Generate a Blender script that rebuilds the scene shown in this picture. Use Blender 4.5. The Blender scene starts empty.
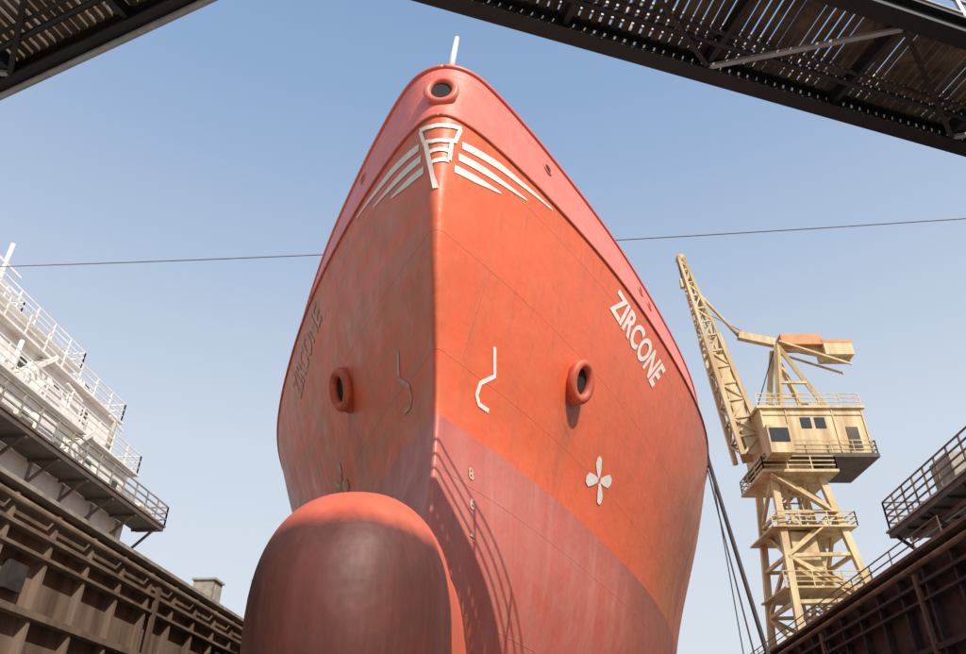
import bpy, math, random, numpy as np
from mathutils import Vector, Matrix
random.seed(4)
EYE=1.7; CX=-1.6
PS=math.radians(3.9); PT=math.radians(32.6)
C,S=math.cos(PS),math.sin(PS)
scn=bpy.context.scene
# ---------------------------------------------------------------- materials
def mat(name,col,rough=.6,metal=0,noise=.25,scale=1.5,col2=None,bump=.0,streak=False,spec=None):
    m=bpy.data.materials.new(name); m.use_nodes=True; nt=m.node_tree; b=nt.nodes['Principled BSDF']
    tc=nt.nodes.new('ShaderNodeTexCoord'); mp=nt.nodes.new('ShaderNodeMapping'); nt.links.new(tc.outputs['Object'],mp.inputs[0])
    if streak: mp.inputs['Scale'].default_value=(1,1,.12)
    n=nt.nodes.new('ShaderNodeTexNoise'); n.inputs['Scale'].default_value=scale; n.inputs['Detail'].default_value=8; n.inputs['Roughness'].default_value=.65
    nt.links.new(mp.outputs[0],n.inputs[0])
    r=nt.nodes.new('ShaderNodeValToRGB'); r.color_ramp.elements[0].position=.38; r.color_ramp.elements[1].position=.66
    c2=col2 if col2 else tuple(c*(1-noise) for c in col)
    r.color_ramp.elements[0].color=(*c2,1); r.color_ramp.elements[1].color=(*col,1)
    nt.links.new(n.outputs[0],r.inputs[0]); nt.links.new(r.outputs[0],b.inputs['Base Color'])
    b.inputs['Roughness'].default_value=rough; b.inputs['Metallic'].default_value=metal
    if spec is not None: b.inputs['Specular IOR Level'].default_value=spec
    if bump:
        bp=nt.nodes.new('ShaderNodeBump'); bp.inputs['Strength'].default_value=bump; bp.inputs['Distance'].default_value=.05
        nt.links.new(n.outputs[0],bp.inputs['Height']); nt.links.new(bp.outputs[0],b.inputs['Normal'])
    return m
M={}
M['white']=mat('white_paint',(.84,.83,.81),.5,noise=.15,col2=(.70,.65,.58),streak=True,scale=1.2)
M['mark']=mat('marking_paint',(.84,.81,.76),.6,noise=.15,scale=5,col2=(.78,.68,.60))
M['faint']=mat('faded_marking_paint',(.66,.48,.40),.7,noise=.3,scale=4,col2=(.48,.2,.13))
M['glass']=mat('dark_glass',(.03,.035,.04),.15)
M['black']=mat('black_steel',(.020,.017,.015),.6,noise=.4,scale=3)
M['grate']=mat('rusty_grating',(.16,.105,.06),.8,noise=.65,scale=3)
M['grey']=mat('galvanised_pipe',(.42,.41,.39),.45,noise=.3,scale=4)
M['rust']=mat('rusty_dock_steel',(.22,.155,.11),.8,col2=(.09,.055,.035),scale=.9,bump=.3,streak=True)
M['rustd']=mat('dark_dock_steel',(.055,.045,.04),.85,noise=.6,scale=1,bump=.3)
M['cap']=mat('dock_cap_steel',(.42,.37,.30),.7,noise=.5,scale=1.4)
M['conc']=mat('dock_concrete',(.42,.39,.35),.9,noise=.3,scale=.6,bump=.3)
M['quay']=mat('quay_concrete',(.32,.30,.27),.9,noise=.3,scale=.3,bump=.3)
M['crane']=mat('crane_yellow_paint',(.66,.54,.31),.6,col2=(.42,.27,.12),scale=1.2,streak=True)
M['orange']=mat('crane_orange_paint',(.66,.25,.08),.6,noise=.3)
M['deckd']=mat('gallery_underside',(.13,.10,.08),.8,noise=.4)
M['rope']=mat('mooring_rope',(.07,.06,.06),.9,noise=.3)
M['wire']=mat('steel_wire',(.20,.21,.23),.6,noise=.3)
M['redp']=mat('red_fitting_paint',(.66,.13,.06),.55,noise=.35,scale=3)
M['bulw']=mat('bulwark_paint',(.82,.18,.125),.42,noise=.12,scale=.8)
M['hole']=mat('pipe_interior',(.02,.012,.01),.8)
M['wood']=mat('keel_block_timber',(.3,.2,.12),.9,noise=.4)
# ---------------------------------------------------------------- mesh builder
class MB:
    def __init__(s): s.v=[];s.f=[];s.m=[];s.sm=[]
    def add(s,vs,fs,m,smooth=False):
        o=len(s.v); s.v+= [tuple(v) for v in vs]
        for f in fs: s.f.append([o+i for i in f]); s.m.append(m); s.sm.append(smooth)
    def box(s,c,d,m,rz=0):
        x,y,z=d[0]/2,d[1]/2,d[2]/2; c=Vector(c); R=Matrix.Rotation(rz,3,'Z')
        vs=[c+R@Vector((i*x,j*y,k*z)) for i in(-1,1) for j in(-1,1) for k in(-1,1)]
        s.add(vs,[(0,1,3,2),(4,6,7,5),(0,4,5,1),(2,3,7,6),(0,2,6,4),(1,5,7,3)],m)
    def beam(s,a,b,w,h,m,up=(0,0,1)):
        a=Vector(a);b=Vector(b);d=(b-a)
        if d.length<1e-5:return
        d.normalize(); u=Vector(up)
        if abs(d.dot(u))>.98:u=Vector((0,1,0))
        x=d.cross(u).normalized(); y=x.cross(d)
        vs=[p+x*i*w/2+y*j*h/2 for p in(a,b) for i,j in((-1,-1),(1,-1),(1,1),(-1,1))]
        s.add(vs,[(3,2,1,0),(4,5,6,7),(0,1,5,4),(1,2,6,5),(2,3,7,6),(3,0,4,7)],m)
    def tube(s,pts,r,m,n=8,cap=True):
        pts=[Vector(p) for p in pts]; rs=r if isinstance(r,(list,tuple)) else [r]*len(pts)
        vs=[];x=None
        for i,p in enumerate(pts):
            d=(pts[min(i+1,len(pts)-1)]-pts[max(i-1,0)]).normalized()
            if x is None:
                u=Vector((0,0,1)) if abs(d.z)<.9 else Vector((0,1,0)); x=d.cross(u).normalized()
            else: x=(x-d*x.dot(d)).normalized()
            y=d.cross(x)
            for k in range(n):
                a=2*math.pi*k/n; vs.append(p+(x*math.cos(a)+y*math.sin(a))*rs[i])
        fs=[]
        for i in range(len(pts)-1):
            for k in range(n): fs.append((i*n+k,i*n+(k+1)%n,(i+1)*n+(k+1)%n,(i+1)*n+k))
        if cap: fs.append(tuple(range(n))[::-1]); fs.append(tuple(range((len(pts)-1)*n,len(pts)*n)))
        s.add(vs,fs,m,True)
    def ring(s,c,nrm,up,rx,ry,rt,m,n=32,k=10):
        c=Vector(c);nrm=Vector(nrm).normalized();up=Vector(up);x=up.cross(nrm).normalized();y=nrm.cross(x)
        vs=[]
        for i in range(n):
            a=2*math.pi*i/n; rad=(x*math.cos(a)*rx+y*math.sin(a)*ry); rd=rad.normalized()
            for j in range(k):
                b=2*math.pi*j/k; vs.append(c+rad+rd*math.cos(b)*rt+nrm*math.sin(b)*rt)
        fs=[(i*k+j,((i+1)%n)*k+j,((i+1)%n)*k+(j+1)%k,i*k+(j+1)%k) for i in range(n) for j in range(k)]
        s.add(vs,fs,m,True)
    def sleeve(s,c0,c1,nrm,up,rx,ry,r1,m,n=32):
        nrm=Vector(nrm).normalized();up=Vector(up);x=up.cross(nrm).normalized();y=nrm.cross(x)
        vs=[Vector(c)+x*math.cos(2*math.pi*i/n)*rx*g+y*math.sin(2*math.pi*i/n)*ry*g for c,g in((c0,r1),(c1,1.)) for i in range(n)]
        s.add(vs,[(i,(i+1)%n,n+(i+1)%n,n+i) for i in range(n)],m,True)
    def disc(s,c,nrm,up,rx,ry,m,n=32):
        c=Vector(c);nrm=Vector(nrm).normalized();up=Vector(up);x=up.cross(nrm).normalized();y=nrm.cross(x)
        s.add([c+x*math.cos(2*math.pi*i/n)*rx+y*math.sin(2*math.pi*i/n)*ry for i in range(n)],[tuple(range(n))],m)
    def rail(s,pts,m,h=1.05,step=1.5,r=.025,nr=3):
        for a,b in zip(pts[:-1],pts[1:]):
            a=Vector(a);b=Vector(b);L=(b-a).length;k=max(1,int(L/step))
            for i in range(k+1):
                p=a.lerp(b,i/k); s.beam(p,p+Vector((0,0,h)),r*2,r*2,m)
            for j in range(nr):
                z=Vector((0,0,h*(j+1)/nr)); s.beam(a+z,b+z,r*1.8,r*1.8,m)
    def obj(s,name,parent=None):
        me=bpy.data.meshes.new(name); me.from_pydata(s.v,[],s.f)
        used=[]; 
        for m in s.m:
            if m not in used: used.append(m)
        for m in used: me.materials.append(M[m] if isinstance(m,str) else m)
        me.polygons.foreach_set('material_index',[used.index(m) for m in s.m])
        me.polygons.foreach_set('use_smooth',s.sm); me.update()
        o=bpy.data.objects.new(name,me); scn.collection.objects.link(o)
        if parent: o.parent=parent
        return o
def empty(name,loc=(0,0,0)):
    e=bpy.data.objects.new(name,None); scn.collection.objects.link(e); e.location=loc; return e
# ---------------------------------------------------------------- hull lines
SN=np.array([0,.3,1,2.7,5,7.5,11.5,14,19,26,36,80.])
LV=[(-.2,12.2,[0,.05,.1,.25,.5,.9,1.8,2.5,4.2,6.2,7.8,8.5]),
(1,11.5,[0,.1,.2,.5,1.0,1.7,3.0,3.9,5.8,7.4,8.6,9.3]),
(3.5,11.2,[0,.14,.36,1.0,1.85,2.7,4.0,4.8,6.2,7.6,8.8,9.4]),
(5.73,11.77,[0,.18,.48,1.35,2.3,3.25,4.65,5.4,6.7,7.9,9.0,9.5]),
(7.7,11.1,[0,.22,.58,1.5,2.65,3.7,5.1,5.9,7.2,8.4,9.3,9.5]),
(9.7,10.55,[0,.3,.72,1.7,3.0,4.25,5.8,6.8,8.3,9.2,9.4,9.5]),
(11.9,10.5,[0,.52,1.08,2.15,3.6,4.9,6.6,7.7,9.05,9.4,9.5,9.5]),
(13.7,10.75,[0,.68,1.2,2.15,3.5,4.75,6.45,7.55,9.0,9.4,9.5,9.5])]
def pchip(xs,ys,x):
    xs=np.asarray(xs,float); ys=np.asarray(ys,float); x=np.clip(np.asarray(x,float),xs[0],xs[-1])
    h=np.diff(xs); d=np.diff(ys)/h; m=np.zeros(len(xs))
    for i in range(1,len(xs)-1):
        if d[i-1]*d[i]>0:
            w1=2*h[i]+h[i-1]; w2=h[i]+2*h[i-1]; m[i]=(w1+w2)/(w1/d[i-1]+w2/d[i])
    m[0]=d[0]; m[-1]=d[-1]
    k=np.clip(np.searchsorted(xs,x,side='right')-1,0,len(xs)-2); t=(x-xs[k])/h[k]
    return ((1+2*t)*(1-t)**2*ys[k]+t*(1-t)**2*h[k]*m[k]+t*t*(3-2*t)*ys[k+1]+t*t*(t-1)*h[k]*m[k+1])
QS=np.linspace(0,math.sqrt(80),260)
ZS=np.concatenate([np.linspace(-.2,11.9,90),np.linspace(11.9,13.7,10)[1:]])
tab=np.array([pchip(np.sqrt(SN),l[2],QS) for l in LV])
HG=np.zeros((len(ZS),len(QS))); ST=np.zeros(len(ZS)); lz=[l[0] for l in LV]
for j in range(len(QS)):
    HG[:90,j]=pchip(lz[:7],tab[:7,j],ZS[:90]); HG[90:,j]=np.interp(ZS[90:],[11.9,13.7],[tab[6,j],tab[7,j]])
ST[:90]=pchip(lz[:7],[l[1] for l in LV[:7]],ZS[:90]); ST[90:]=np.interp(ZS[90:],[11.9,13.7],[10.5,10.75])
def gk(sig):
    r=int(3*sig); x=np.arange(-r,r+1); k=np.exp(-x*x/2/sig/sig); return k/k.sum(),r
def smooth_odd(a,sig):
    k,r=gk(sig); lo=2*a[0]-a[1:r+1][::-1]; hi=2*a[-1]-a[-r-1:-1][::-1]
    return np.convolve(np.concatenate([lo,a,hi]),k,'valid')
for i in range(len(ZS)):
    sm=smooth_odd(HG[i],12); wgt=np.clip((QS-.5)/1.0,0,1); HG[i]=HG[i]*(1-wgt)+sm*wgt
for j in range(len(QS)): HG[:90,j]=smooth_odd(HG[:90,j],7)
ST[:90]=smooth_odd(ST[:90],5)
HG[:,0]=0
def half(s,dz):
    if s<=0: return 0.
    q=math.sqrt(s)/QS[1]; j=min(int(q),len(QS)-2); fq=min(q-j,1)
    i=int(np.clip(np.searchsorted(ZS,dz)-1,0,len(ZS)-2)); fz=(dz-ZS[i])/(ZS[i+1]-ZS[i])
    return (HG[i,j]*(1-fq)+HG[i,j+1]*fq)*(1-fz)+(HG[i+1,j]*(1-fq)+HG[i+1,j+1]*fq)*fz
def stem(dz): return float(np.interp(dz,ZS,ST))
def P_y(y,dz,side,off=0.):
    def q(y,z): return Vector((CX+side*half(y-stem(z),z),y,z+EYE))
    p=q(y,dz); a=q(y+.05,dz)-q(y-.05,dz); b=q(y,dz+.05)-q(y,dz-.05)
    n=a.cross(b).normalized()
    if n.x*side<0:n=-n
    return p+n*off,n
def P_x(x,dz,off=0.):
    lo,hi=0.,60.
    for _ in range(30):
        m=(lo+hi)/2
        if half(m,dz)<abs(x): lo=m
        else: hi=m
    side=1 if x>=0 else -1
    if abs(x)<.02: return Vector((CX+x,stem(dz)-off,dz+EYE)),Vector((0,-1,0))
    p,n=P_y(stem(dz)+max(hi,.06),dz,side,0)
    return Vector((CX+x,stem(dz)+hi,dz+EYE))+n*off,n
# ---------------------------------------------------------------- hull material
def hull_material(bulb=False):
    m=bpy.data.materials.new('bulb_paint' if bulb else 'hull_paint'); m.use_nodes=True; nt=m.node_tree; N=nt.nodes; L=nt.links; b=N['Principled BSDF']
    geo=N.new('ShaderNodeTexCoord'); sep=N.new('ShaderNodeSeparateXYZ'); L.new(geo.outputs['Object'],sep.inputs[0])
    def noise(sc,det=6,rough=.6,vec=None,scale=(1,1,1)):
        mp=N.new('ShaderNodeMapping'); mp.inputs['Scale'].default_value=scale; L.new(geo.outputs['Object'],mp.inputs[0])
        n=N.new('ShaderNodeTexNoise'); n.inputs['Scale'].default_value=sc; n.inputs['Detail'].default_value=det; n.inputs['Roughness'].default_value=rough
        L.new(mp.outputs[0],n.inputs[0]); return n.outputs[0]
    def mth(op,a,b_=None,clamp=False):
        n=N.new('ShaderNodeMath'); n.operation=op; n.use_clamp=clamp
        for i,v in enumerate((a,b_)):
            if v is None: continue
            if isinstance(v,(int,float)): n.inputs[i].default_value=v
            else: L.new(v,n.inputs[i])
        return n.outputs[0]
    def mr(v,a,b_,c=0,d=1):
        n=N.new('ShaderNodeMapRange'); L.new(v,n.inputs[0])
        for i,q in zip((1,2,3,4),(a,b_,c,d)): n.inputs[i].default_value=q
        return n.outputs[0]
    def mix(fac,a,b_,bt='MIX'):
        n=N.new('ShaderNodeMix'); n.data_type='RGBA'; n.blend_type=bt
        if isinstance(fac,(int,float)): n.inputs[0].default_value=fac
        else: L.new(fac,n.inputs[0])
        for i,v in zip((6,7),(a,b_)):
            if isinstance(v,tuple): n.inputs[i].default_value=(*v,1)
            else: L.new(v,n.inputs[i])
        return n.outputs[2]
    z=sep.outputs[2]; x=sep.outputs[0]; yy=sep.outputs[1]
    big=noise(.35,5); med=noise(1.6,8,.7); fine=noise(9,6,.7); streak=noise(1.3,8,.7,scale=(1,1,.1)); fst=noise(4,8,.75,scale=(1,1,.06)); hor=noise(1.1,7,.7,scale=(.35,.35,3))
    top=mix(mr(med,.42,.7),(.80,.128,.042),(.77,.158,.062))
    port=mr(x,-1.9,-1.4,1,.0)
    wear=mth('MULTIPLY',mr(hor,.38,.66),mth('ADD',mth('MULTIPLY',port,.70),.09))
    wear=mth('MULTIPLY',wear,mr(big,.35,.6,.5,1.15),True)
    top=mix(wear,top,(.46,.205,.105))
    top=mix(mth('MULTIPLY',mr(streak,.50,.75),.42),top,(.42,.12,.06))
    top=mix(mth('MULTIPLY',mr(fst,.56,.78),.38),top,(.26,.09,.05))
    aft_dim=mth('MULTIPLY',mr(mth('ADD',yy,mth('MULTIPLY',big,6.)),25,31),.75)  # dimmer light on the aft side, painted into the topside colour
    top=mix(aft_dim,top,(.36,.145,.08))
    dy=mr(mth('ABSOLUTE',mth('SUBTRACT',yy,15.9)),.1,.75,1,0)
    sz=mth('MULTIPLY',mr(z,7.0,9.6,0,1),mr(z,9.8,9.9,1,0))
    top=mix(mth('MULTIPLY',mth('MULTIPLY',dy,sz),mr(fst,.35,.65,.15,.75)),top,(.25,.11,.06))
    kn=mth('MULTIPLY',mr(z,12.0,13.55,0,1),mr(fst,.5,.68,0,.5))
    top=mix(kn,top,(.26,.09,.05))
    low=mix(mr(med,.4,.68),(.58,.135,.10),(.50,.165,.13))
    low=mix(mth('MULTIPLY',mr(streak,.45,.7),.45),low,(.64,.27,.22))
    low=mix(mth('MULTIPLY',mr(fst,.55,.75),.35),low,(.30,.09,.07))
    aft_dim_low=mth('MULTIPLY',mr(mth('ADD',yy,mth('MULTIPLY',big,6.)),22,28),.75)  # same aft shade painted into the lower hull, starting further forward
    low=mix(aft_dim_low,low,(.25,.09,.06))
    if bulb: low=mix(mr(med,.4,.68),(.70,.12,.055),(.60,.14,.08))
    anti=mix(mr(med,.4,.66),(.11,.024,.016),(.07,.022,.016))
    if bulb: anti=mix(mth('MULTIPLY',mr(fst,.45,.7),.5),anti,(.18,.06,.045))
    jit=mth('ADD',z,mth('MULTIPLY',mth('SUBTRACT',med,.5),.03))
    col=mix(mr(jit,7.42,7.44),low,top)
    bul=mix(mr(med,.4,.65),(.82,.18,.125),(.80,.21,.165))
    bul=mix(mth('MULTIPLY',mr(fst,.54,.78),.4),bul,(.5,.12,.08))
    col=mix(mr(jit,13.55,13.57),col,bul)
    ln=mth('ADD',z,mth('MULTIPLY',mth('SUBTRACT',med,.5),.3))
    if bulb: ln=mth('ADD',ln,mth('MULTIPLY',mth('MAXIMUM',mth('SUBTRACT',yy,6.75),0),3.))
    col=mix(mr(ln,EYE+1.95,EYE+2.15,1,0),col,anti)
    cb=N.new('ShaderNodeCombineXYZ'); L.new(yy,cb.inputs[0]); L.new(z,cb.inputs[1])
    br=N.new('ShaderNodeTexBrick'); L.new(cb.outputs[0],br.inputs[0]); br.inputs['Scale'].default_value=1
    br.inputs['Brick Width'].default_value=7.5; br.inputs['Row Height'].default_value=2.15; br.inputs['Mortar Size'].default_value=.012; br.inputs['Mortar Smooth'].default_value=.6
    br.offset=.4
    if not bulb: col=mix(mth('MULTIPLY',br.outputs['Fac'],.22),col,(.25,.07,.05))
    L.new(col,b.inputs['Base Color'])
    if bulb: L.new(mr(med,.3,.7,.5,.72),b.inputs['Roughness'])
    else: L.new(mr(med,.3,.7,.36,.6),b.inputs['Roughness'])
    h=mth('ADD',mth('MULTIPLY',big,1.2),mth('MULTIPLY',br.outputs['Fac'],0 if bulb else .12)); h=mth('ADD',h,mth('MULTIPLY',med,.06)); h=mth('ADD',h,mth('MULTIPLY',fine,.01))
    bp=N.new('ShaderNodeBump'); bp.inputs['Strength'].default_value=.6; bp.inputs['Distance'].default_value=.13; L.new(h,bp.inputs['Height']); L.new(bp.outputs[0],b.inputs['Normal'])
    return m
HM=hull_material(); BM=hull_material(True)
# ---------------------------------------------------------------- ship
ship=empty('cargo_ship')
mb=MB(); n=len(QS)
for side in (1,-1):
    vs=[];fs=[]
    for i,z in enumerate(ZS):
        for j in range(n): vs.append((CX+side*HG[i,j],ST[i]+QS[j]**2,z+EYE))
    for i in range(len(ZS)-1):
        for j in range(n-1):
            q=(i*n+j,i*n+j+1,(i+1)*n+j+1,(i+1)*n+j); fs.append(q if side>0 else q[::-1])
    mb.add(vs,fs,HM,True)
js=list(range(0,n,3))
vs=[];fs=[]
for j in js: vs+= [(CX-HG[0,j],ST[0]+QS[j]**2,EYE-.2),(CX+HG[0,j],ST[0]+QS[j]**2,EYE-.2)]
for k in range(len(js)-1): fs.append((2*k,2*k+2,2*k+3,2*k+1))
mb.add(vs,fs,HM)
i0=93; vs=[];fs=[]
for j in js: vs+= [(CX-HG[i0,j]+.02,ST[i0]+QS[j]**2,ZS[i0]+EYE),(CX+HG[i0,j]-.02,ST[i0]+QS[j]**2,ZS[i0]+EYE)]
for k in range(len(js)-1): fs.append((2*k,2*k+1,2*k+3,2*k+2))
mb.add(vs,fs,'redp')
vs=[(CX-HG[i,-1],ST[i]+80,ZS[i]+EYE) for i in range(0,len(ZS),4)]; vs2=[(CX+HG[i,-1],ST[i]+80,ZS[i]+EYE) for i in range(0,len(ZS),4)]
k=len(vs); mb.add(vs+vs2,[(i,i+1,k+i+1,k+i) for i in range(k-1)],HM)
mb.obj('hull',ship)
mb=MB()
for side in(1,-1):
    pts=[(CX+side*HG[-1,j],ST[-1]+QS[j]**2,13.7+EYE) for j in range(0,n,2)]; mb.tube(pts,.06,'bulw')
    pts=[(CX+side*HG[89,j],ST[89]+QS[j]**2,11.9+EYE) for j in range(0,n,2)]; mb.tube(pts,.045,'redp')
mb.obj('bulwark_rail',ship)
mb=MB()
for z0,w_,y0,y1 in((12.5,15,72,86),(15.2,14,73,85),(17.9,13,74,84),(20.6,16,75,82)):
    mb.box((CX,(y0+y1)/2,EYE+z0+1.35),(w_,y1-y0,2.7),'white')
    for x in np.arange(-w_/2+1,w_/2,1.8): mb.box((CX+x,y0-.01,EYE+z0+1.6),(.7,.06,.8),'glass')
mb.tube([(CX,80,EYE+23),(CX,80,EYE+27)],[1.6,1.3],'redp',20)
mb.obj('deckhouse',ship)
# bulb
mb=MB(); nn=64; vs=[]
ys=[5.74+1.35*(1-math.cos(a)) for a in np.linspace(0.02,math.pi/2,16)]+[7.5,8,8.8,9.6,10.4,11.2,12,13,14.5]
for y in ys:
    t=min((y-5.74)/1.35,1); g=math.sqrt(max(0,1-(1-t)**2)); u=max(0,(y-7.09)/5)
    rx=g*(.90-.34*min(u,1)); top=2.55+max(0,u-.1)*.75; bot=-.02; zc=1.35+.35*u
    for k in range(nn):
        a=2*math.pi*k/nn; ca,sa=math.cos(a),math.sin(a); ex=.86
        px=rx*math.copysign(abs(ca)**ex,ca); rz=(top-zc) if sa>0 else (zc-bot)
        vs.append((CX-.05+px,y,zc+g*rz*math.copysign(abs(sa)**ex,sa)+EYE))
fs=[]
for i in range(len(ys)-1):
    for k in range(nn): fs.append((i*nn+k,(i+1)*nn+k,(i+1)*nn+(k+1)%nn,i*nn+(k+1)%nn))
fs.append(tuple(range(nn)))
mb.add(vs,fs,BM,True); mb.obj('bulbous_bow',ship)
# markings
def strip(mb,pts,wd,m='mark',mode='x',dirn='z',off=.02):
    out=[]
    for a in range(len(pts)-1):
        b=a+1; L=math.dist(pts[a],pts[b]); k=max(2,int(L/.08))
        for i in range(k+(1 if b==len(pts)-1 else 0)):
            f=i/k; out.append((pts[a][0]*(1-f)+pts[b][0]*f,pts[a][1]*(1-f)+pts[b][1]*f,wd[a]*(1-f)+wd[b]*f))
    vs=[];fs=[]
    for i,(x,z,t) in enumerate(out):
        if dirn=='z': ox,oz=0,1
        elif dirn=='x': ox,oz=1,0
        else:
            p0=out[max(i-1,0)];p1=out[min(i+1,len(out)-1)]; d=Vector((p1[0]-p0[0],p1[1]-p0[1])).normalized(); ox,oz=-d.y,d.x
        for sg in(1,-1):
            if mode=='x': p,_=P_x(x+ox*t*sg,z+oz*t*sg,off)
            else: p,_=P_y(x+ox*t*sg,z+oz*t*sg,mode,off)
            vs.append(p)
    for i in range(len(out)-1): fs.append((2*i,2*i+1,2*i+3,2*i+2))
    mb.add(vs,fs,m)
mb=MB()
for sd in(1,-1):
    strip(mb,[(sd*.44,11.30),(sd*1.16,11.52),(sd*2.3,11.72)],[.09,.085,.02],off=.012)
    strip(mb,[(sd*.37,10.95),(sd*.86,11.10),(sd*1.72,11.33)],[.09,.085,.02],off=.012)
    strip(mb,[(sd*.30,10.60),(sd*.67,10.72),(sd*1.17,10.92)],[.09,.085,.02],off=.012)
strip(mb,[(-.42,11.70),(-.15,11.60),(.15,11.60),(.42,11.70)],[.055]*4,off=.022)
strip(mb,[(-.34,11.30),(-.12,11.18),(.12,11.18),(.34,11.30)],[.05]*4,off=.022)
for sd in(1,-1): strip(mb,[(sd*.40,11.66),(sd*.31,11.30)],[.035,.035],dirn='x',off=.025)
strip(mb,[(-.27,11.25),(-.02,9.95)],[.045,.045],dirn='x',off=.028)
strip(mb,[(.24,11.2),(.20,10.72)],[.035,.035],dirn='x',off=.028)
strip(mb,[(-.14,10.62),(.2,10.70)],[.05]*2,off=.022); strip(mb,[(-.17,10.92),(.2,10.95)],[.05]*2,off=.022)
mb.obj('bow_emblem',ship)
mb=MB()
for sd in(1,-1):
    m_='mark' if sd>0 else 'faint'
    strip(mb,[(12.70,7.66),(12.93,7.13),(12.62,6.82),(12.60,6.56),(12.72,6.42),(13.02,6.42)],[.045]*6,m_,mode=sd,dirn='n',off=.012)
    cy,cz=18.2,6.95
    for k in range(4):
        a=math.radians(28+90*k); d=(math.cos(a)*1.55,math.sin(a)*.95)
        strip(mb,[(cy+d[0]*r,cz+d[1]*r) for r in(.06,.25,.45,.56)],[.05,.13,.17,.06],m_,mode=sd,dirn='n',off=.012+.003*k)
mb.obj('thruster_markings',ship)
def text(body,quad,side,m,name,off=.015,bold=.03):
    cu=bpy.data.curves.new(name,'FONT'); cu.body=body; cu.size=1; cu.offset=bold; cu.resolution_u=3
    o=bpy.data.objects.new(name,cu); scn.collection.objects.link(o)
    dg=bpy.context.evaluated_depsgraph_get(); me=bpy.data.meshes.new_from_object(o.evaluated_get(dg)); bpy.data.objects.remove(o)
    xs=[v.co.x for v in me.vertices]; ys=[v.co.y for v in me.vertices]; x0,x1,y0,y1=min(xs),max(xs),min(ys),max(ys)
    for v in me.vertices:
        u=(v.co.x-x0)/(x1-x0); w=(v.co.y-y0)/(y1-y0); bl,tl,br,tr=quad
        yy=(bl[0]*(1-u)+br[0]*u)*(1-w)+(tl[0]*(1-u)+tr[0]*u)*w; zz=(bl[1]*(1-u)+br[1]*u)*(1-w)+(tl[1]*(1-u)+tr[1]*u)*w
        v.co=P_y(yy,zz,side,off)[0]
    me.materials.clear(); me.materials.append(M[m]); ob=bpy.data.objects.new(name,me); scn.collection.objects.link(ob); ob.parent=ship
text('ZIRCONE',((16.3,10.88),(16.5,11.66),(19.8,10.36),(20.5,11.32)),1,'mark','ship_name_port',bold=.03)
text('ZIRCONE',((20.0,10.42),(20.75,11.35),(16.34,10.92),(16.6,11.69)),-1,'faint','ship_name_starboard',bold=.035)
for k,(t,z) in enumerate((('8',4.9),('6',4.35),('4',3.8))):
    text(t,((12.55,z),(12.55,z+.22),(12.72,z),(12.72,z+.22)),1,'faint','draught_mark_%d'%k)
mb=MB(); tp=Vector((CX+.1,11.0,13.75+EYE))
mb.tube([tp,tp+Vector((0.14,.05,1.35))],[.09,.05],'white'); mb.box(tp+Vector((0,.1,.05)),(.5,.4,.2),'white')
mb.obj('jackstaff',ship)
mb=MB(); p,nm=P_x(0,12.70,.02)
mb.ring(p+Vector((0,-.03,0)),(0,-1,0),(0,0,1),.30,.33,.085,'bulw'); mb.disc(p+Vector((0,-.035,0)),(0,-1,0),(0,0,1),.29,.32,'hole')
mb.obj('bow_fairlead',ship)
mb=MB()
for sd in(1,-1):
    for y,z,r in((13.34,13.0,.13),(18.62,13.0,.15),(19.35,12.95,.15)):
        p,nm=P_y(y,z,sd,.01); mb.ring(p,nm,(0,0,1),r*1.2,r,.03,'bulw',24,8); mb.disc(p+nm*.01,nm,(0,0,1),r*1.2,r,'hole')
mb.obj('side_fairleads',ship)
mb=MB()
for sd in(1,-1):
    p,nm=P_y(15.65,8.4,sd,0); ax=(nm+Vector((0,-.4,-.1))).normalized(); c1=p+ax*.2
    mb.sleeve(p-ax*.4,c1,ax,(0,0,1),.38,.52,1.35,'redp'); mb.ring(c1,ax,(0,0,1),.30,.43,.12,'redp'); mb.disc(c1-ax*.04,ax,(0,0,1),.28,.41,'hole')
mb.obj('hawse_pipes',ship)
mb=MB()
for y in np.arange(15,88,2.5): mb.box((CX,y,.72),(1.6,.9,1.44),'wood')
mb.obj('keel_blocks')
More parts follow.
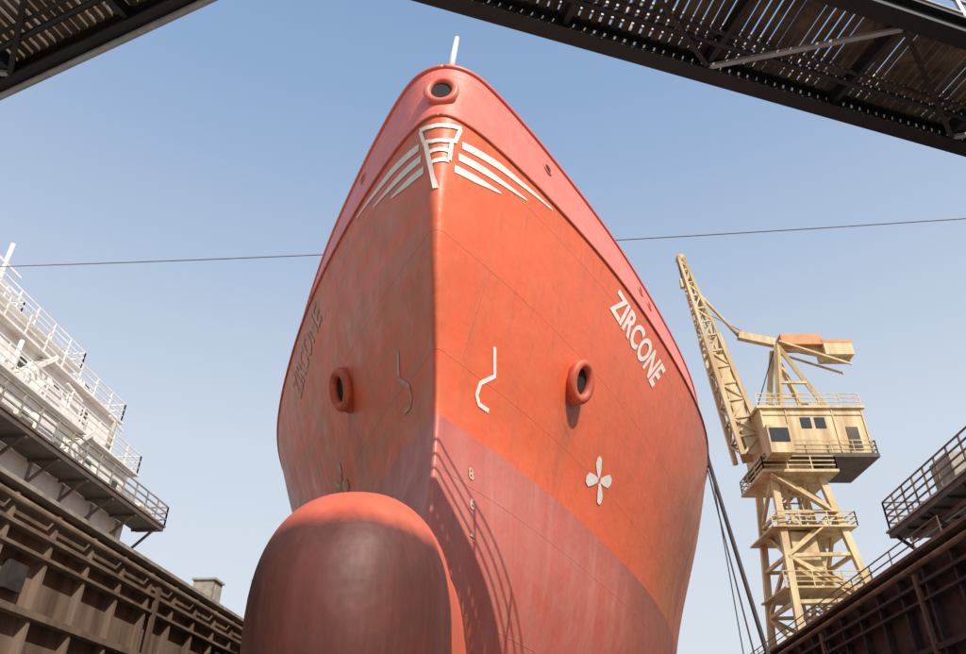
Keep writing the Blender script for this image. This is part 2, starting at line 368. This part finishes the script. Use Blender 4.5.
# ---------------------------------------------------------------- dock
GZ=8.5+EYE; XL,XR=-16.2,15.4; Y0,Y1=-30,140
mb=MB(); mb.add([(XL-.5,Y0-.5,0),(XR+.5,Y0-.5,0),(XR+.5,Y1+.5,0),(XL-.5,Y1+.5,0)],[(0,1,2,3)],'conc'); mb.obj('dock_floor')
mb=MB(); B=1500
for x0,x1,y0,y1 in((-B,XL-.4,-B,B),(XR+.4,B,-B,B),(XL-.4,XR+.4,-B,Y0),(XL-.4,XR+.4,Y1,B)):
    mb.add([(x0,y0,GZ-.02),(x1,y0,GZ-.02),(x1,y1,GZ-.02),(x0,y1,GZ-.02)],[(0,1,2,3)],'quay')
mb.obj('ground')
for X,sg,mm in((XL,1,'rust'),(XR,-1,'rustd')):  # right wall uses darker steel: its shade is put into the colour
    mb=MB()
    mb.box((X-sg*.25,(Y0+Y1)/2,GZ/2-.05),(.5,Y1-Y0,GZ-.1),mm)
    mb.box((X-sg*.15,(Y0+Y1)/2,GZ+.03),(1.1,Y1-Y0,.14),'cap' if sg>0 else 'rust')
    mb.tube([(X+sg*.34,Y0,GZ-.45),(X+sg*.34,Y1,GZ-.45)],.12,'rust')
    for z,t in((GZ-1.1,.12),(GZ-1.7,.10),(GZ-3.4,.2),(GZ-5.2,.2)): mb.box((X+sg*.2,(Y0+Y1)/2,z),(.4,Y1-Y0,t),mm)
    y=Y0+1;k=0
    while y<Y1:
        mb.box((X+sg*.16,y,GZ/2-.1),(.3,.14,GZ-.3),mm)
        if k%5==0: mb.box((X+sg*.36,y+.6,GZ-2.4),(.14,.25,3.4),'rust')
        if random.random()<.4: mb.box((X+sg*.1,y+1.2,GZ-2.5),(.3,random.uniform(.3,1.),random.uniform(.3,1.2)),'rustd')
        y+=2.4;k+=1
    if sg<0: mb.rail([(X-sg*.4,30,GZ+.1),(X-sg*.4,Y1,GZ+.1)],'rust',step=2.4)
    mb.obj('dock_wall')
mb=MB(); mb.box((-.4,Y0-.4,GZ/2),(XR-XL+1,.8,GZ),'rustd')
for x in np.arange(XL+1,XR,2.5): mb.box((x,Y0+.15,GZ/2),(.3,.3,GZ-.2),'rustd')
mb.obj('dock_gate')
# ---------------------------------------------------------------- swing bridges
def bridge(name,piv,tip,pipe):
    mb=MB(); H=8.9+EYE; a=Vector((*piv,H)); b=Vector((*tip,H)); d=(b-a); Ln=d.length; d.normalize()
    nrm=Vector((d.y,-d.x,0)); 
    if nrm.y>0:nrm=-nrm
    W=1.6; up=Vector((0,0,1))
    def q(t,w,z=0): return a+d*t+nrm*w+up*z
    for w in(0,W):
        mb.beam(q(0,w,.0),q(Ln,w,.0),.24,.05,'black'); mb.beam(q(0,w,.17),q(Ln,w,.17),.05,.34,'black'); mb.beam(q(0,w,.36),q(Ln,w,.36),.24,.05,'black')
        for k in range(3): mb.beam(q(0,w,.7+.33*k),q(Ln,w,.7+.33*k),.04,.04,'grey')
        t=0
        while t<=Ln: mb.beam(q(t,w,.38),q(t,w,1.38),.05,.05,'grey'); t+=1.5
    t=.1
    while t<Ln:
        mb.beam(q(t,.1,.33),q(t+.12,W-.1,.33),.112+random.uniform(-.014,.014),.05,'grate'); t+=.155
    t=0;k=0
    while t<Ln:
        mb.beam(q(t,.1,.16),q(t,W-.1,.16),.08,.2,'black')
        if t+2.2<Ln: mb.beam(q(t,.12 if k%2 else W-.12,.02),q(t+2.2,W-.12 if k%2 else .12,.02),.07,.05,'rustd' if k%2 else 'grey')
        t+=2.2;k+=1
    mb.tube([q(0,.45,.1),q(Ln,.45,.1)],.05,'black'); mb.tube([q(0,.62,.1),q(Ln,.62,.1)],.03,'rustd')
    if pipe: mb.tube([q(0,-.06,-.09),q(Ln,-.06,-.09)],.05,'grey')
    mb.tube([q(.3,W/2,-.55),q(.3,W/2,.3)],.5,'black',16); 
    mb.obj(name)
bridge('swing_bridge',(17.0,13.04),(-2.3,5.38),False)
bridge('swing_bridge',(-17.6,10.55),(-2.9,5.22),True)
# ---------------------------------------------------------------- crane
def W(a,b,dz): return Vector((a*C-b*S,a*S+b*C,dz+EYE))
mb=MB(); cb=55; ca=23.4
def lat(p,q,w0,w1,k,m,r=.09,dirs=None):
    p=Vector(p);q=Vector(q); d=(q-p).normalized(); y=W(0,1,0)-W(0,0,0); x=d.cross(y).normalized()
    def c(t,i): 
        w=(w0*(1-t)+w1*t)/2; sx,sy=((-1,-1),(1,-1),(1,1),(-1,1))[i]; return p.lerp(q,t)+x*w*sx+y*w*sy
    for i in range(4): mb.beam(c(0,i),c(1,i),r*2,r*2,m)
    for s in range(k):
        t0,t1=s/k,(s+1)/k
        for i in range(4):
            j=(i+1)%4; mb.beam(c(t1,i),c(t1,j),r,r,m); 
            if (s+i)%2: mb.beam(c(t0,i),c(t1,j),r,r,m)
            else: mb.beam(c(t0,j),c(t1,i),r,r,m)
lat(W(ca+.3,cb,8.5),W(ca,cb,21.2),6.0,3.4,4,'crane',.24)
lat(W(ca+.2,cb,8.5),W(ca+.1,cb,21.2),1.5,1.5,8,'crane',.1)
for z in(12.6,16.8):
    mb.box(W(ca+.1,cb,z),(6.0,5.4,.12),'crane',PS); mb.rail([W(ca-2.9,cb-2.7,z),W(ca+3.1,cb-2.7,z),W(ca+3.1,cb+2.7,z)],'crane',r=.035)
mb.box(W(ca-.6,cb-1,14.9),(1.8,1.8,3.4),'crane',PS)
for k in range(4): mb.beam(W(ca-2.2+(k%2)*4.2,cb-2.4,8.7+3.*k),W(ca+2-(k%2)*4.2,cb-2.4,11.7+3.*k),.5,.12,'crane')
for sx in(-1,1):
    for sy in(-1,1): mb.box(W(ca+.3+sx*3.,cb+sy*3.,8.9),(1.4,2.6,.8),'crane',PS)
mb.tube([W(ca,cb,21.0),W(ca,cb,22.0)],2.1,'crane',24)
mb.box(W(ca,cb,20.9),(5.6,5.6,.2),'crane',PS)
P4=[W(ca+x,cb+y,21.0) for x,y in((-2.7,-2.7),(2.7,-2.7),(2.7,2.7),(-2.7,2.7),(-2.7,-2.7))]; mb.rail(P4,'crane',r=.04)
hx=25.3
mb.box(W(hx,cb,22.15),(8.6,5.4,.3),'deckd',PS)
mb.box(W(hx+.1,cb,24.2),(8.0,4.8,3.8),'crane',PS); mb.box(W(hx+.1,cb,26.2),(8.4,5.2,.2),'crane',PS)
for x in(-.6,.5): mb.box(W(hx+.1+x,cb-2.41,24.9),(.8,.06,.9),'glass',PS)
mb.box(W(hx+2.9,cb-2.42,23.6),(.9,.06,1.9),'deckd',PS)
for x in(-3.9,-2,1.6,3.9): mb.box(W(hx+.1+x,cb-2.43,24.2),(.10,.08,3.7),'crane',PS)
mb.box(W(hx+.1,cb-2.44,25.6),(7.9,.07,.1),'crane',PS)
mb.rail([W(hx-4.2,cb-2.65,22.3),W(hx+4.2,cb-2.65,22.3),W(hx+4.2,cb+2.65,22.3)],'crane',r=.035)
mb.rail([W(hx-4,cb-2.5,26.3),W(hx+4.1,cb-2.5,26.3)],'crane',r=.035)
mb.box(W(21.9,cb-3.2,22.9),(1.7,1.6,2.2),'crane',PS); mb.box(W(21.9,cb-4.02,23.2),(1.4,.05,1.1),'glass',PS)
for x,z,w_ in((23,26.9,1.2),(26.3,27,1.6),(28.4,26.8,.9)): mb.box(W(x,cb+.3,z),(w_,1.6,1.1),'crane',PS)
lat(W(21.0,cb,23.0),W(19.5,cb,34.0),2.0,1.2,7,'crane',.18); lat(W(19.5,cb,34.0),W(18.2,cb,42.6),1.2,.4,6,'crane',.12)
for sy in(-.9,.9): mb.beam(W(21.0,cb+sy,23.0),W(19.8,cb+sy*.7,32),.9,.08,'crane',up=(0,1,0))
mb.tube([W(18.2,cb-.3,42.6),W(18.2,cb+.3,42.6)],.4,'crane',16)
mb.tube([W(18.0,cb,42.4),W(18.0,cb,40.2)],.035,'rope',5); mb.box(W(18.0,cb,39.8),(.4,.4,.9),'crane',PS)
for sy in(-1.6,1.6):
    mb.beam(W(23.4,cb+sy,26.3),W(24.9,cb+sy*.35,33),.4,.4,'crane'); mb.beam(W(27.2,cb+sy,26.3),W(24.9,cb+sy*.35,33),.35,.35,'crane')
    mb.beam(W(24,cb+sy*.8,29),W(26.2,cb+sy*.8,29),.2,.2,'crane')
mb.beam(W(22.0,cb,34.3),W(31.0,cb,32.0),.5,.7,'crane')
for sy in(-.9,.9): mb.beam(W(25.0,cb+sy,33.2),W(30.6,cb+sy*.9,31.0),.15,.15,'crane')
mb.box(W(27.0,cb,33.5),(3.4,1.5,1.0),'orange',PS); mb.box(W(29.9,cb,32.5),(2.4,1.7,1.1),'crane',PS); mb.box(W(29.9,cb,33.3),(2.6,1.5,.3),'orange',PS)
mb.tube([W(22.0,cb,34.3),W(19.2,cb,38.8)],.14,'crane'); mb.tube([W(24.9,cb,33.1),W(19.4,cb,36.8)],.06,'crane')
mb.tube([W(24.9,cb,33.1),W(21.2,cb,25)],.05,'rope',5)
mb.obj('dock_crane')
# ---------------------------------------------------------------- moored ship on the left
def house(mb,x0,x1,y0,y1,z0,z1,m='white',win=True,rail=True):
    mb.box(((x0+x1)/2,(y0+y1)/2,(z0+z1)/2),(x1-x0,y1-y0,z1-z0),m)
    mb.box(((x0+x1)/2,(y0+y1)/2,z1+.06),(x1-x0+.8,y1-y0+.8,.12),m)
    if win:
        y=y0+1
        while y<y1-.6: mb.box((x1+.01,y,z0+(z1-z0)*.6),(.08,.5,.6),'glass'); y+=2.7
    if rail: mb.rail([(x0-.3,y1+.3,z1+.12),(x1+.3,y1+.3,z1+.12),(x1+.3,y0-.3,z1+.12),(x0-.3,y0-.3,z1+.12)],'white',r=.03)
mb=MB(); E=EYE
mb.box((-31.8,13.,E+10.5),(20.6,49,4.1),'white')
for y in np.arange(-10,37,2.6): mb.box((-21.45,y,E+10.5),(.1,.12,3.9),'cap')
mb.box((-21.4,13,E+10.9),(.25,48,.2),'cap')
mb.box((-20.8,17,E+12.7),(1.5,44,.22),'deckd'); mb.box((-20.8,17,E+12.87),(1.6,44.2,.1),'rust')
mb.rail([(-21.4,39,E+12.9),(-20.05,39,E+12.9),(-20.05,-4,E+12.9)],'cap',r=.035,step=1.2)
for y in np.arange(0,39,2.4): mb.beam((-21.5,y,E+11.3),(-20.2,y,E+12.6),.1,.12,'rust'); mb.box((-20.8,y,E+12.52),(1.4,.12,.14),'deckd')
house(mb,-34,-21.8,0,37.2,E+12.6,E+15.2); house(mb,-33,-22.8,0,36.,E+15.4,E+17.8); house(mb,-33,-25.0,0,34.4,E+18,E+20.3); house(mb,-33,-28.2,5,32.5,E+20.4,E+22.6)
mb.tube([(-28.4,31,E+20),(-28.4,31,E+26.5)],.12,'white'); mb.beam((-28.4,30,E+25.2),(-28.4,32.4,E+25.2),.12,.12,'white'); mb.beam((-28.4,30.4,E+23.8),(-28.4,32,E+23.8),.3,.3,'white')
for k in range(22):
    y=random.uniform(8,38); x=random.choice((-20.7,-21.,-21.3)); s_=random.uniform(.2,.6)
    mb.box((x,y,E+12.93+s_),(random.uniform(.3,.5),random.uniform(.3,1.4),s_*2),random.choice(('white','white','cap','grey')))
for k in range(34):
    y=random.uniform(6,35); x,z=random.choice(((-22.,15.3),(-22.5,15.3),(-24.,17.9),(-26.,20.4)))
    h=random.uniform(.8,2.2); mb.tube([(x,y,E+z),(x,y,E+z+h)],random.uniform(.04,.14),random.choice(('white','cap')))
    if k%3==0: mb.beam((x,y-.6,E+z+h),(x,y+.9,E+z+h*.9),.1,.1,'white')
    if k%3==1: mb.box((x-.2,y,E+z+.5),(.9,1.4,1.0),'white')
for y0,x,z in((12,-21.5,13),(22,-21.5,13),(30,-21.5,13),(27,-22.5,15.5),(18,-24.6,18)):
    for sx in(-.25,.25): mb.beam((x+sx,y0,E+z),(x+sx,y0+2.4,E+z+2.5),.08,.2,'white')
    for k in range(9): mb.box((x,.27*k+.1+y0,E+z+.2+.27*k),(.5,.2,.04),'white')
mb.obj('moored_ship')
# ---------------------------------------------------------------- gallery on the right
mb=MB()
mb.box((22.6,22,E+12.9),(5.2,43,.3),'deckd'); mb.box((22.6,22,E+13.1),(5.4,43.2,.12),'cap')
mb.rail([(25,43.4,E+13.2),(20.1,43.4,E+13.2),(20.1,2,E+13.2)],'rust',h=1.6,r=.04,step=1.3,nr=4)
for y in np.arange(3,44,4.): mb.box((22.5,y,E+10.7),(.3,.3,4.2),'rustd'); mb.beam((20.2,y,E+12.7),(22.5,y,E+10.6),.15,.15,'rustd')
for y in np.arange(3,43,1.6): mb.box((22.6,y,E+12.68),(5.,.1,.14),'rustd')
mb.tube([(20.9,2,E+12.5),(20.9,43,E+12.5)],.1,'rust'); mb.tube([(21.3,2,E+12.5),(21.3,43,E+12.5)],.06,'grey')
mb.box((21.6,38,E+14.2),(1.2,2,2),'cap'); mb.box((22.2,33,E+13.9),(1.4,1.2,1.5),'rust')
mb.obj('access_gallery')
# ---------------------------------------------------------------- cables
def cable(a,b,sag,r,m='rope',nseg=40):
    a=Vector(a);b=Vector(b); mb=MB()
    mb.tube([a.lerp(b,i/nseg)-Vector((0,0,sag*4*(i/nseg)*(1-i/nseg))) for i in range(nseg+1)],r,m,6); return mb
mb=cable(W(-52,29.7,22.0),W(50,21.7,22.0),1.5,.025,'wire')
for p in(W(-52,29.7,22),W(50,21.7,22)):
    q=Vector((p.x,p.y,GZ-.02)); mb.tube([q,p+Vector((0,0,.4))],[.25,.15],'grey',10)
mb.obj('overhead_cable')
cable(P_y(30,12.6,1,.08)[0],W(9.75,25.6,-1.68),.15,.085).obj('mooring_rope')
cable(P_y(29,11.4,1,.08)[0],W(9.1,25.6,-1.68),.5,.03).obj('mooring_rope')
cable(P_y(27,11.6,1,.08)[0],W(8.9,27.6,-1.68),.2,.02).obj('mooring_rope')
mb=MB()
mb.box((XL-1.2,40,GZ+.8),(1.1,1.2,1.6),'cap'); mb.box((XL-1.2,40,GZ+1.65),(1.3,1.4,.1),'grey'); mb.box((XL-.63,40,GZ+.9),(.05,.7,1),'grey')
mb.obj('quay_cabinet')
for y in(46,52):
    mb=MB(); mb.tube([(XL-1,y,GZ),(XL-1,y,GZ+3.2)],.06,'grey',6); mb.box((XL-.8,y,GZ+3.2),(.6,.25,.12),'grey'); mb.obj('quay_light')
# ---------------------------------------------------------------- camera, sky, sun
cam=bpy.data.cameras.new('camera'); cam.lens=28; cam.clip_end=5000
co=bpy.data.objects.new('camera',cam); co.location=(0,0,EYE); co.rotation_euler=(math.pi/2+PT,0,PS); scn.collection.objects.link(co); scn.camera=co
el,az=math.radians(41),math.radians(142)
sd=Vector((math.sin(az)*math.cos(el),math.cos(az)*math.cos(el),math.sin(el)))
w=bpy.data.worlds.new('World'); scn.world=w; w.use_nodes=True; nt=w.node_tree; N=nt.nodes; L=nt.links
sk=N.new('ShaderNodeTexSky'); sk.sky_type='NISHITA'; sk.sun_disc=False; sk.sun_elevation=el; sk.sun_rotation=az; sk.dust_density=3.5; sk.air_density=1.2
tc=N.new('ShaderNodeTexCoord'); sp=N.new('ShaderNodeSeparateXYZ'); L.new(tc.outputs['Generated'],sp.inputs[0])
rp=N.new('ShaderNodeValToRGB'); L.new(sp.outputs[2],rp.inputs[0]); e=rp.color_ramp.elements
e[0].position=.0; e[0].color=(.92,.95,.99,1); e[1].position=1; e[1].color=(.20,.36,.66,1)
x_=e.new(.38); x_.color=(.78,.86,.97,1); x_=e.new(.75); x_.color=(.35,.52,.80,1)
ml=N.new('ShaderNodeVectorMath'); ml.operation='SCALE'; L.new(rp.outputs[0],ml.inputs[0]); ml.inputs[3].default_value=7.0
mx=N.new('ShaderNodeMix'); mx.data_type='RGBA'; mx.inputs[0].default_value=.8; L.new(sk.outputs[0],mx.inputs[6]); L.new(ml.outputs[0],mx.inputs[7])
L.new(mx.outputs[2],N['Background'].inputs[0]); N['Background'].inputs[1].default_value=.13
s=bpy.data.lights.new('sun','SUN'); s.energy=5.0; s.angle=math.radians(.5); s.color=(1,.94,.84)
so=bpy.data.objects.new('sun',s); scn.collection.objects.link(so); so.rotation_euler=sd.to_track_quat('Z','Y').to_euler()
scn.view_settings.view_transform='Standard'; scn.view_settings.look='None'; scn.view_settings.exposure=0
